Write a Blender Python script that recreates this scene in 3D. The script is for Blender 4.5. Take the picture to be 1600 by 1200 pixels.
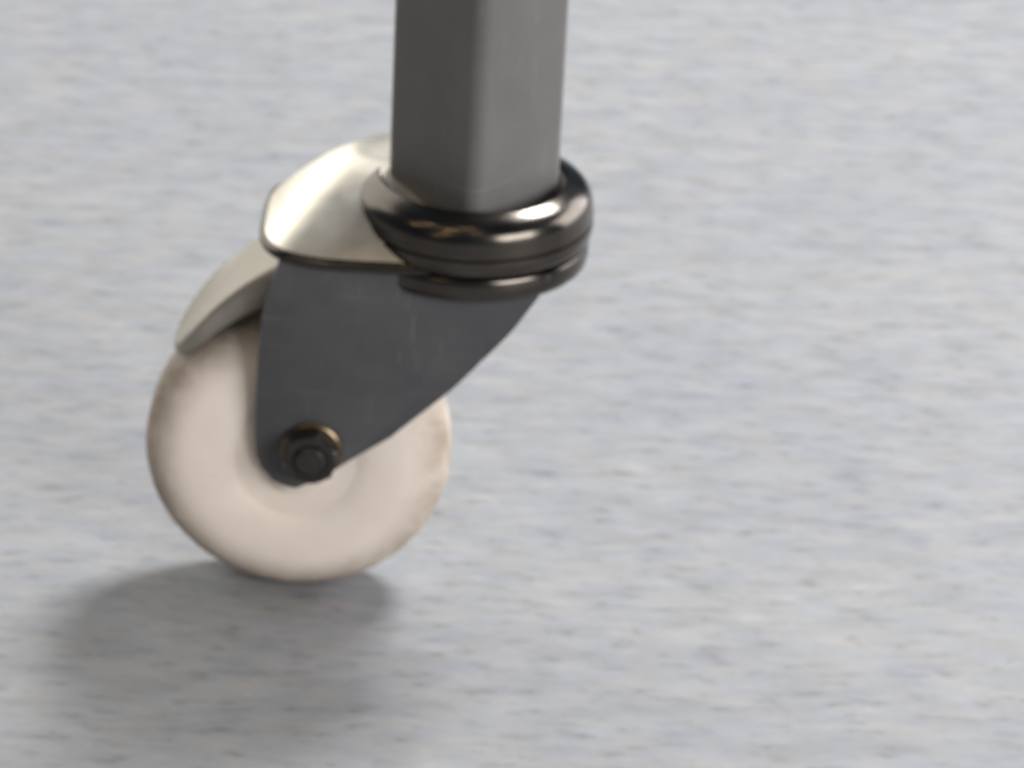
import bpy, bmesh, math, random
from mathutils import Vector, Matrix
random.seed(4)
MM = 0.001
for o in list(bpy.data.objects):
    bpy.data.objects.remove(o)
scene = bpy.context.scene
col = scene.collection

# ------------------------------------------------------------------ camera
pitch, roll, DIST, PXMM = math.radians(27), math.radians(3), 950.0, 6.27
fw = Vector((0, math.cos(pitch), -math.sin(pitch)))
rt0 = Vector((1, 0, 0)); up0 = rt0.cross(fw)
rt = rt0*math.cos(roll) + up0*math.sin(roll)
up = up0*math.cos(roll) - rt0*math.sin(roll)
aim = Vector((0, -12, 44.5))
cpos = (aim - fw*DIST + rt*(330/PXMM) + up*(90/PXMM))*MM
cam_data = bpy.data.cameras.new('camera')
cam = bpy.data.objects.new('camera', cam_data); col.objects.link(cam)
m = Matrix((rt, up, -fw)).transposed().to_4x4(); m.translation = cpos
cam.matrix_world = m
cam_data.sensor_width = 36
cam_data.lens = 36*PXMM*DIST/1600
cam_data.clip_start = 0.01; cam_data.clip_end = 100
cam_data.dof.use_dof = True
cam_data.dof.focus_distance = 0.60
cam_data.dof.aperture_fstop = 48.0
scene.camera = cam

# ------------------------------------------------------------------ light
world = bpy.data.worlds.new('World'); scene.world = world
world.use_nodes = True
bg = world.node_tree.nodes['Background']
bg.inputs['Color'].default_value = (0.55, 0.74, 1.0, 1)
bg.inputs['Strength'].default_value = 0.13

def area_lamp(name, loc, target, sx, sy, watts, color):
    d = bpy.data.lights.new(name, 'AREA'); d.shape = 'RECTANGLE'
    d.size, d.size_y, d.energy, d.color = sx, sy, watts, color
    o = bpy.data.objects.new(name, d); col.objects.link(o)
    o.location = loc
    o.rotation_euler = (Vector(target)-Vector(loc)).to_track_quat('-Z', 'Y').to_euler()
    return o
T = (0.03, 0, 0.06)
area_lamp('ceiling_lamp', (0.80, 1.15, 1.90), T, 0.65, 0.55, 72, (0.99, 0.995, 1.0))
area_lamp('front_fill', (1.65, -1.65, 0.88), T, 1.5, 1.0, 53, (1.0, 0.985, 0.97))  # unseen fill, added to brighten the wheel face and tube
area_lamp('left_sheen_light', (-1.75, 1.9, 1.32), T, 3.0, 2.3, 54, (1.0, 0.96, 0.88))  # unseen panel, added so the left of the crown reflects cream
area_lamp('right_sheen_light', (2.2, 1.2, 0.90), T, 2.3, 1.6, 76, (1.0, 0.965, 0.96))  # unseen panel, added for the pinkish reflection right of the housing
for loc, e in (((-0.95, -0.55, 1.9), 2.2), ((-0.45, -1.05, 1.7), 3.2), ((-0.05, -0.70, 2.1), 1.8), ((0.20, -1.45, 1.6), 1.5), ((-1.4, -0.75, 1.5), 2.6), ((-0.75, -1.7, 1.3), 2.4), ((-1.1, -1.9, 0.8), 1.6)):
    area_lamp('glint_strip', loc, T, 0.22, 0.016, e*0.45, (1.0, 0.72, 0.38))  # added thin strips, shaped to put gold glints on the housing

scene.view_settings.view_transform = 'Standard'
scene.view_settings.look = 'None'
scene.view_settings.exposure = 0
scene.view_settings.gamma = 1
scene.view_settings.use_curve_mapping = False
scene.render.engine = 'CYCLES'

# ------------------------------------------------------------------ materials
def mat(name):
    m = bpy.data.materials.new(name); m.use_nodes = True
    nt = m.node_tree; b = nt.nodes['Principled BSDF']
    return m, nt, b
def nd(nt, t, **kw):
    n = nt.nodes.new(t)
    for k, v in kw.items(): setattr(n, k, v)
    return n
def noise(nt, vec, scale, detail=4, rough=0.55):
    n = nd(nt, 'ShaderNodeTexNoise')
    n.inputs['Scale'].default_value = scale
    n.inputs['Detail'].default_value = detail
    n.inputs['Roughness'].default_value = rough
    nt.links.new(vec, n.inputs['Vector'])
    return n
def mapping(nt, scale=(1, 1, 1), rot=(0, 0, 0), loc=(0, 0, 0), src='Object'):
    tc = nd(nt, 'ShaderNodeTexCoord'); mp = nd(nt, 'ShaderNodeMapping')
    mp.inputs['Scale'].default_value = scale
    mp.inputs['Rotation'].default_value = rot
    mp.inputs['Location'].default_value = loc
    nt.links.new(tc.outputs[src], mp.inputs['Vector'])
    return mp.outputs['Vector']
def ramp(nt, fac, stops):
    r = nd(nt, 'ShaderNodeValToRGB')
    el = r.color_ramp.elements
    while len(el) < len(stops): el.new(0.5)
    for e, (p, c) in zip(el, stops):
        e.position = p; e.color = (*c, 1)
    nt.links.new(fac, r.inputs['Fac'])
    return r.outputs['Color']
def mix(nt, fac, a, b, mode='MIX'):
    n = nd(nt, 'ShaderNodeMix', data_type='RGBA', blend_type=mode)
    for sock, v in ((n.inputs['Factor'], fac), (n.inputs['A'], a), (n.inputs['B'], b)):
        if isinstance(v, (int, float)): sock.default_value = v
        elif isinstance(v, tuple): sock.default_value = (*v, 1)
        else: nt.links.new(v, sock)
    return n.outputs['Result']
def bump(nt, b, h, strength, dist):
    n = nd(nt, 'ShaderNodeBump')
    n.inputs['Strength'].default_value = strength
    n.inputs['Distance'].default_value = dist
    nt.links.new(h, n.inputs['Height']); nt.links.new(n.outputs['Normal'], b.inputs['Normal'])

def floor_material():
    m, nt, b = mat('streaked_floor')
    rz = math.radians(-13)
    v1 = mapping(nt, (46, 118, 1), (0, 0, rz))
    v2 = mapping(nt, (92, 300, 1), (0, 0, rz), (3, 7, 0))
    v3 = mapping(nt, (9, 16, 1), (0, 0, rz), (1, 2, 0))
    v4 = mapping(nt, (58, 140, 1), (0, 0, rz), (11, 4, 0))
    big = noise(nt, v3, 1.0, 3)
    mid = noise(nt, v1, 1.0, 5, 0.6)
    fine = noise(nt, v2, 1.0, 4, 0.65)
    hue = noise(nt, v4, 1.0, 3)
    base = ramp(nt, mid.outputs['Fac'], [(0.25, (0.192, 0.198, 0.208)), (0.5, (0.236, 0.241, 0.249)), (0.75, (0.276, 0.279, 0.285))])
    tint = ramp(nt, hue.outputs['Fac'], [(0.33, (0.94, 0.97, 1.03)), (0.5, (1, 1, 1)), (0.67, (1.03, 1.0, 0.96))])
    c = mix(nt, 0.75, base, tint, 'MULTIPLY')
    bigc = ramp(nt, big.outputs['Fac'], [(0.3, (0.92, 0.93, 0.96)), (0.7, (1.03, 1.02, 1.0))])
    c = mix(nt, 0.8, c, bigc, 'MULTIPLY')
    dark = ramp(nt, fine.outputs['Fac'], [(0.30, (0.46, 0.46, 0.455)), (0.46, (1, 1, 1)), (0.58, (1, 1, 1)), (0.72, (1.30, 1.28, 1.25))])
    c = mix(nt, 0.7, c, dark, 'MULTIPLY')
    nt.links.new(c, b.inputs['Base Color'])
    b.inputs['Roughness'].default_value = 0.62
    b.inputs['Specular IOR Level'].default_value = 0.35
    add = nd(nt, 'ShaderNodeMath', operation='ADD')
    nt.links.new(mid.outputs['Fac'], add.inputs[0]); nt.links.new(fine.outputs['Fac'], add.inputs[1])
    bump(nt, b, add.outputs[0], 0.25, 0.0006)
    return m
def painted(name, c0, c1, rough=(0.38, 0.55), metallic=0.0, spec=0.5, scale=60, bump_s=0.06, coat=0.0, scratch=None):
    m, nt, b = mat(name)
    v = mapping(nt)
    n = noise(nt, v, scale, 5, 0.6); f = noise(nt, v, scale*14, 3, 0.6)
    c = ramp(nt, n.outputs['Fac'], [(0.35, c0), (0.65, c1)])
    if scratch:
        for sc, rot in (((40, 40, 900), (0.3, 0.5, 0)), ((700, 30, 60), (0, 0.9, 0.4))):
            sn = noise(nt, mapping(nt, sc, rot), 1.0, 3, 0.6)
            mask = ramp(nt, sn.outputs['Fac'], [(0.64, (0, 0, 0)), (0.74, (1, 1, 1))])
            c = mix(nt, mask, c, scratch)
    nt.links.new(c, b.inputs['Base Color'])
    mr = nd(nt, 'ShaderNodeMapRange')
    mr.inputs['To Min'].default_value, mr.inputs['To Max'].default_value = rough
    nt.links.new(n.outputs['Fac'], mr.inputs['Value']); nt.links.new(mr.outputs['Result'], b.inputs['Roughness'])
    b.inputs['Metallic'].default_value = metallic
    b.inputs['Specular IOR Level'].default_value = spec
    b.inputs['Coat Weight'].default_value = coat
    bump(nt, b, f.outputs['Fac'], bump_s, 0.0004)
    return m
M_floor = floor_material()
M_tube = painted('grey_powder_coat', (0.106, 0.104, 0.101), (0.124, 0.121, 0.118), (0.42, 0.55), bump_s=0.10, scratch=(0.155, 0.152, 0.147))
M_fork = painted('charcoal_enamel', (0.058, 0.058, 0.062), (0.074, 0.074, 0.078), (0.30, 0.45), bump_s=0.05, scratch=(0.13, 0.125, 0.12))
M_metal = painted('polished_dark_nickel', (0.068, 0.060, 0.052), (0.098, 0.088, 0.076), (0.12, 0.30), metallic=1.0, scale=70, bump_s=0.04)
M_guard = painted('satin_nickel', (0.33, 0.305, 0.265), (0.39, 0.365, 0.32), (0.50, 0.62), metallic=1.0, scale=70, bump_s=0.05)
def tyre_material():
    m, nt, b = mat('beige_rubber')
    v = mapping(nt)
    n = noise(nt, v, 50, 5, 0.6); sm = noise(nt, v, 130, 5, 0.7); f = noise(nt, v, 700, 3, 0.6)
    c = ramp(nt, n.outputs['Fac'], [(0.35, (0.715, 0.63, 0.555)), (0.65, (0.765, 0.68, 0.605))])
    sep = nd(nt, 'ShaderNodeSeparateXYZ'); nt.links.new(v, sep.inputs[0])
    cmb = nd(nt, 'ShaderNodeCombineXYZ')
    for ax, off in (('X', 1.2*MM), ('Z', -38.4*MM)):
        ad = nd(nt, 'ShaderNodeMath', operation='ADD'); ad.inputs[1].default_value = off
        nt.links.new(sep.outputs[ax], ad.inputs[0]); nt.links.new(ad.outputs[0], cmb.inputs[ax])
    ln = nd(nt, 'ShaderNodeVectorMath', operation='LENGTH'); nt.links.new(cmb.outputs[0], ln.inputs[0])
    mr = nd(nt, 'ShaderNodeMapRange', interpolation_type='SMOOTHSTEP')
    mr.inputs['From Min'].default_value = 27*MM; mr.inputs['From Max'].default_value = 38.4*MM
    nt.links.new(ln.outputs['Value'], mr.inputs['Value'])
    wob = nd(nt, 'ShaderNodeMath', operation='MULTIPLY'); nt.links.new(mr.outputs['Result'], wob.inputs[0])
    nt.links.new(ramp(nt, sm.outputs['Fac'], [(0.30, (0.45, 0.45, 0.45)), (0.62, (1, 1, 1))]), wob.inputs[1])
    c = mix(nt, wob.outputs[0], c, (0.31, 0.252, 0.197))              # shade of the round shoulders painted in, patchy brown towards the tread
    spots = ramp(nt, sm.outputs['Fac'], [(0.66, (0, 0, 0)), (0.76, (0.5, 0.5, 0.5))])
    c = mix(nt, spots, c, (0.42, 0.36, 0.31))
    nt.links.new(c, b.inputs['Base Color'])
    b.inputs['Roughness'].default_value = 0.62
    b.inputs['Specular IOR Level'].default_value = 0.3
    bump(nt, b, f.outputs['Fac'], 0.12, 0.0004)
    return m
M_crown = painted('satin_zinc', (0.70, 0.645, 0.55), (0.82, 0.765, 0.665), (0.30, 0.44), metallic=1.0, scale=90, bump_s=0.05)
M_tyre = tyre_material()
M_hub = painted('cream_nylon', (0.71, 0.62, 0.54), (0.76, 0.67, 0.59), (0.4, 0.5))
M_dish = painted('matte_black', (0.012, 0.011, 0.010), (0.02, 0.018, 0.016), (0.5, 0.7))
M_nut = painted('blackened_steel', (0.035, 0.034, 0.033), (0.06, 0.056, 0.05), (0.28, 0.42), metallic=0.7, scale=160)
M_brass = painted('yellow_zinc', (0.13, 0.10, 0.066), (0.20, 0.15, 0.09), (0.22, 0.35), metallic=1.0, scale=200)

# ------------------------------------------------------------------ mesh helpers (millimetres in)
def link(name, bm, material, parent=None, smooth=True, bevel=0, sharp=35):
    bmesh.ops.recalc_face_normals(bm, faces=bm.faces)
    for v in bm.verts: v.co *= MM
    me = bpy.data.meshes.new(name); bm.to_mesh(me); bm.free()
    if smooth:
        for p in me.polygons: p.use_smooth = True
        me.set_sharp_from_angle(angle=math.radians(sharp))
    me.materials.append(material)
    o = bpy.data.objects.new(name, me); col.objects.link(o)
    if parent: o.parent = parent
    if bevel:
        md = o.modifiers.new('bevel', 'BEVEL'); md.width = bevel*MM; md.segments = 3
        md.limit_method = 'ANGLE'; md.angle_limit = math.radians(40)
    return o
def loft(bm, rings, closed=True, cap0=False, cap1=False):
    vs = [[bm.verts.new(p) for p in ring] for ring in rings]
    n = len(vs[0])
    for a, b in zip(vs, vs[1:]):
        for i in range(n if closed else n-1):
            j = (i+1) % n
            bm.faces.new((a[i], a[j], b[j], b[i]))
    if cap0: bm.faces.new(vs[0])
    if cap1: bm.faces.new(vs[-1])
    return vs
def ell(cx, cy, z, rx, ry, n=128):
    return [(cx+rx*math.cos(2*math.pi*i/n), cy+ry*math.sin(2*math.pi*i/n), z) for i in range(n)]
def lathe_y(bm, cx, cz, prof, n=128, close=False):
    rings = [[(cx+r*math.sin(2*math.pi*i/n), y, cz+r*math.cos(2*math.pi*i/n)) for i in range(n)] for r, y in prof]
    if close: rings.append(rings[0])
    vs = loft(bm, rings)
    if close: bmesh.ops.remove_doubles(bm, verts=bm.verts, dist=1e-4)
def smooth_poly(pts, it=3):
    for _ in range(it):
        q = []
        for i, p in enumerate(pts):
            n = pts[(i+1) % len(pts)]
            q += [(0.75*p[0]+0.25*n[0], 0.75*p[1]+0.25*n[1]), (0.25*p[0]+0.75*n[0], 0.25*p[1]+0.75*n[1])]
        pts = q
    return pts

# ------------------------------------------------------------------ floor
bm = bmesh.new()
S = 4000
vs = [bm.verts.new(p) for p in ((-S, -S, 0), (S, -S, 0), (S, S, 0), (-S, S, 0))]
bm.faces.new(vs)
fl = link('floor', bm, M_floor, smooth=False)
fl['kind'] = 'structure'
fl['label'] = 'pale grey floor with faint blue and beige streaked mottling'

# ------------------------------------------------------------------ the leg on its castor
leg = bpy.data.objects.new('castor_leg', None); col.objects.link(leg)
leg.empty_display_size = 0.05
leg['label'] = 'dark grey square metal leg on a swivel castor with beige wheel'
leg['category'] = 'castor'

AX, AZ, WR = -1.2, 38.4, 38.4         # axle x, z and wheel radius
TX = 39.9                             # swivel axis x
Z0, Z1 = 99.5, 119.0                  # housing rim and lip heights

# square tube, corner towards the viewer, hollow with rounded edges
def sq_ring(h, r, z, n=8):
    pts = []
    for k in range(4):
        a0 = k*math.pi/2
        cx = (h-r)*(1 if k in (0, 3) else -1); cy = (h-r)*(1 if k in (0, 1) else -1)
        for i in range(n+1):
            a = a0 + (math.pi/2)*i/n
            pts.append((cx+r*math.cos(a), cy+r*math.sin(a)))
    a = math.radians(45+1.5); c, s = math.cos(a), math.sin(a)
    return [(TX+x*c-y*s, x*s+y*c, z) for x, y in pts]
bm = bmesh.new()
loft(bm, [sq_ring(15.7, 3.8, 106), sq_ring(15.7, 3.8, 420), sq_ring(14.2, 2.3, 420), sq_ring(14.2, 2.3, 106), sq_ring(15.7, 3.8, 106)])
bmesh.ops.remove_doubles(bm, verts=bm.verts, dist=1e-4)
link('leg_tube', bm, M_tube, leg)

# swivel housing: round cup about the swivel axis, a lower band and a domed cover with a seam between them
def cup(r_, z):
    return ell(TX, 0, z, r_, r_)
bm = bmesh.new()
rings = [cup(20, 92.6), cup(26.2, 92.6), cup(27.8, 93.0), cup(28.6, 93.8), cup(29.0, 95.2), cup(29.0, 98.2), cup(28.6, 98.9),
         cup(27.6, 99.2), cup(27.6, 99.9), cup(28.8, 100.1), cup(29.4, 100.7), cup(29.7, 102.0)]
rings += [cup(29.8, 103.6), cup(29.7, 104.3), cup(29.1, 104.5), cup(29.1, 104.9), cup(29.7, 105.1), cup(29.75, 105.9), cup(29.5, 106.9)]
for k in range(1, 13):
    t = k/12                                                     # gently domed shoulder
    rings.append(cup(29.5-5.4*t+1.5*math.sin(math.pi*t)**0.9, 106.9+7.3*t+1.0*math.sin(math.pi*t)))
rings += [cup(23.5, 114.5), cup(22.9, 114.5), cup(22.5, 113.8), cup(22.4, 104)]
loft(bm, rings)
housing = link('swivel_housing', bm, M_metal, leg, sharp=40)
# near-black dish round the foot of the tube
bm = bmesh.new()
loft(bm, [ell(TX, 0, 113.4, 22.3, 22.3), ell(TX, 0, 113.0, 21.6, 21.6), ell(TX, 0, 111.2, 21.0, 21.0), ell(TX, 0, 109.4, 19.8, 19.8), ell(TX, 0, 107, 14, 14)], cap1=True)
link('tube_dish', bm, M_dish, housing)

# fork: domed crown leaning out over the wheel, with a rolled rim, two side plates and the wheel guard
KX, KRX, KRY, KZ = 20.5, 31.0, 25.6, 101.2
def sup(cx, cy, z, rx, ry, e=3.6, n=128):
    out = []
    for i in range(n):
        c, s_ = math.cos(2*math.pi*i/n), math.sin(2*math.pi*i/n)
        out.append((cx+rx*math.copysign(abs(c)**(2/e), c), cy+ry*math.copysign(abs(s_)**(2/e), s_), z))
    return out
bm = bmesh.new()
rings = [sup(KX, 0, KZ-1.0, KRX-3, KRY-3)]
for k in range(21):
    q = k/20
    u = 1-q
    rings.append(sup(KX+(25-KX)*q, 12.0*q, KZ+13.8*(1-u**1.55), KRX+(14-KRX)*q, KRY+(9-KRY)*q, 3.6-1.5*q))
loft(bm, rings, cap1=True)
fork = link('fork', bm, M_crown, leg, sharp=60)
bm = bmesh.new()
rr = []
for i in range(13):
    a = -math.pi/2 + math.pi*i/12
    rr.append(sup(KX, 0, KZ-1.3+1.5*math.sin(a), KRX-0.3+1.5*math.cos(a), KRY-0.3+1.5*math.cos(a)))
rr = [sup(KX, 0, KZ-2.8, KRX-9, KRY-9)] + rr + [sup(KX, 0, KZ+0.2, KRX-9, KRY-9)]
loft(bm, rr)
link('rim_ring', bm, M_metal, fork)
bm = bmesh.new()
loft(bm, [ell(27, 0, 91.0, 27, 18), ell(27, 0, 92.5, 30, 21), ell(27, 0, 98.6, 31.0, 22.0)], cap0=True, cap1=True)
link('crown_plate', bm, M_fork, fork)
outline = [(-5.6, 98.8), (-7.4, 92.0), (-9.5, 85.0), (-10.6, 71.0), (-11.2, 57.0), (-11.4, 46.0), (-10.6, 39.0), (-6.5, 34.3), (-1, 33.2), (6, 36.5), (22, 48.0), (37, 63.5), (51, 82.0), (58, 94.0), (60.0, 98.8)]
def plate_y(x, z):
    t = max(0.0, min(1.0, (z-40.5)/57.0))
    base = 14.2 + 8.5*t*t*(3-2*t)*0.9
    xm = 0.36*(z-35)
    hw = 8 + 0.46*(z-35)
    return base + 1.8*(1-min(1.0, abs((x-xm)/max(hw, 1)))**2)
def plate(side):
    bm = bmesh.new()
    # resample rows across the outline so that the plate can bulge
    pts = outline
    lefts = pts[:9]; rights = pts[8:]
    def xat(chain, z):
        for (x0, z0), (x1, z1) in zip(chain, chain[1:]):
            lo, hi = min(z0, z1), max(z0, z1)
            if lo-1e-6 <= z <= hi+1e-6:
                return x0 + (x1-x0)*((z-z0)/(z1-z0) if z1 != z0 else 0)
        return chain[-1][0]
    zs = [33.35, 33.8, 34.6, 36, 38, 41] + [45+3.25*k for k in range(17)] + [98.6]
    N = 28
    def sheet(off):
        rows = []
        for z in zs:
            xl, xr = xat(lefts, z), xat(rights, z)
            rows.append([(xl+(xr-xl)*i/N, side*(plate_y(xl+(xr-xl)*i/N, z)+off), z) for i in range(N+1)])
        return rows
    A, B = sheet(0), sheet(-2.6)
    va = loft(bm, A, closed=False); vb = loft(bm, B, closed=False)
    def edge(l):
        return [r[0] for r in l] + l[-1][1:] + [r[-1] for r in reversed(l[:-1])] + list(reversed(l[0][1:-1]))
    ea, eb = edge(va), edge(vb)
    for i in range(len(ea)):
        j = (i+1) % len(ea)
        bm.faces.new((ea[i], ea[j], eb[j], eb[i]))
    return link('side_plate', bm, M_fork, fork, bevel=0.7)
p_near = plate(-1)
p_far = plate(1)
# rounded tongue guarding the top of the wheel
bm = bmesh.new()
def tongue(off):
    rows = []
    K = 28
    for k in range(K+1):
        q = k/K
        ang = -math.radians(4 + 45*q)                            # 0 = straight up, negative = towards the left
        rad = WR + 3.6 + 13.5*(1-q)**1.4 + off
        hw = 13.4*(max(0.0, 1-max(0.0, (q-0.55)/0.45)**2.4))**0.5 + 0.3 + off*0.5
        drop = (7.0*(1-q)**0.8 + 1.4)*min(1.0, hw/8)
        px, pz = AX+rad*math.sin(ang), AZ+rad*math.cos(ang)
        row = []
        for i in range(21):
            w = -1+2*i/20
            e = max(0.0, (abs(w)-0.62)/0.38)                     # folded side walls
            yy = math.copysign(hw*min(1.0, abs(w)/0.72), w) if abs(w) > 1e-6 else 0.0
            row.append((px, yy, pz - drop*e**1.5))
        rows.append(row)
    return rows
va = loft(bm, tongue(0), closed=False); vb = loft(bm, tongue(-1.5), closed=False)
def edge(l):
    return [r[0] for r in l] + l[-1][1:] + [r[-1] for r in reversed(l[:-1])] + list(reversed(l[0][1:-1]))
ea, eb = edge(va), edge(vb)
for i in range(len(ea)):
    j = (i+1) % len(ea)
    bm.faces.new((ea[i], ea[j], eb[j], eb[i]))
link('wheel_guard', bm, M_guard, fork, sharp=60)

# wheel: solid beige tyre with big round shoulders and a recessed hub
W = 11.8
prof = []
for side in (-1, 1):
    h = []
    h += [(15.5, side*(W-0.9)), (17.0, side*(W-0.5)), (19, side*(W-0.1)), (23.5, side*W)]
    for i in range(1, 15):
        a = math.pi/2*i/14
        h.append((24.5+(WR-24.5)*math.sin(a)**0.95, side*(3.0+(W-3.0)*math.cos(a)**0.9)))
    prof = h if side == -1 else prof + list(reversed(h))
bm = bmesh.new()
lathe_y(bm, AX, AZ, prof)
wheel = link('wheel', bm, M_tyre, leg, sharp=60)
bm = bmesh.new()
lathe_y(bm, AX, AZ, [(3.8, -13.2), (7.5, -13.2), (8.2, -12.4), (8.6, -10.9), (14.2, -10.7), (15.7, -10.9), (15.7, 10.9), (14.2, 10.7), (8.6, 10.9), (8.2, 12.4), (7.5, 13.2), (3.8, 13.2)], close=True)
link('hub', bm, M_hub, wheel)

# axle with washer and nut on each side
NX, NZ = AX+4.2, AZ+6.2
def axle_set(side):
    y0 = plate_y(NX, NZ)
    bm = bmesh.new()
    pr = [(4.4, y0+0.05), (7.5, y0+0.05), (7.8, y0+0.5), (7.6, y0+1.3), (7.2, y0+1.6), (4.4, y0+1.6)]
    lathe_y(bm, NX, NZ, [(r, side*y) for r, y in pr], 64, close=True)
    link('washer', bm, M_brass, fork)
    bm = bmesh.new()
    def hexr(R, y, rot=math.radians(17)):
        out = []
        for k in range(6):
            a0 = rot+k*math.pi/3; a1 = a0+math.pi/3
            for i in range(6):
                t = i/6
                out.append((NX+R*(math.cos(a0)*(1-t)+math.cos(a1)*t), side*y, NZ+R*(math.sin(a0)*(1-t)+math.sin(a1)*t)))
        return out
    def circ(R, y, rot=math.radians(17)):
        return [(NX+R*math.cos(rot+2*math.pi*i/36), side*y, NZ+R*math.sin(rot+2*math.pi*i/36)) for i in range(36)]
    loft(bm, [hexr(7.2, y0+1.7), hexr(7.2, y0+5.4), circ(6.3, y0+6.2), circ(4.3, y0+6.2), circ(4.0, y0+5.4)], cap0=True)
    link('nut', bm, M_nut, fork, sharp=25)
    bm = bmesh.new()
    loft(bm, [circ(3.9, y0-4), circ(3.9, y0+6.6), circ(3.3, y0+7.3)], cap0=True, cap1=True)
    link('axle_end', bm, M_nut, fork, sharp=30)
axle_set(-1); axle_set(1)
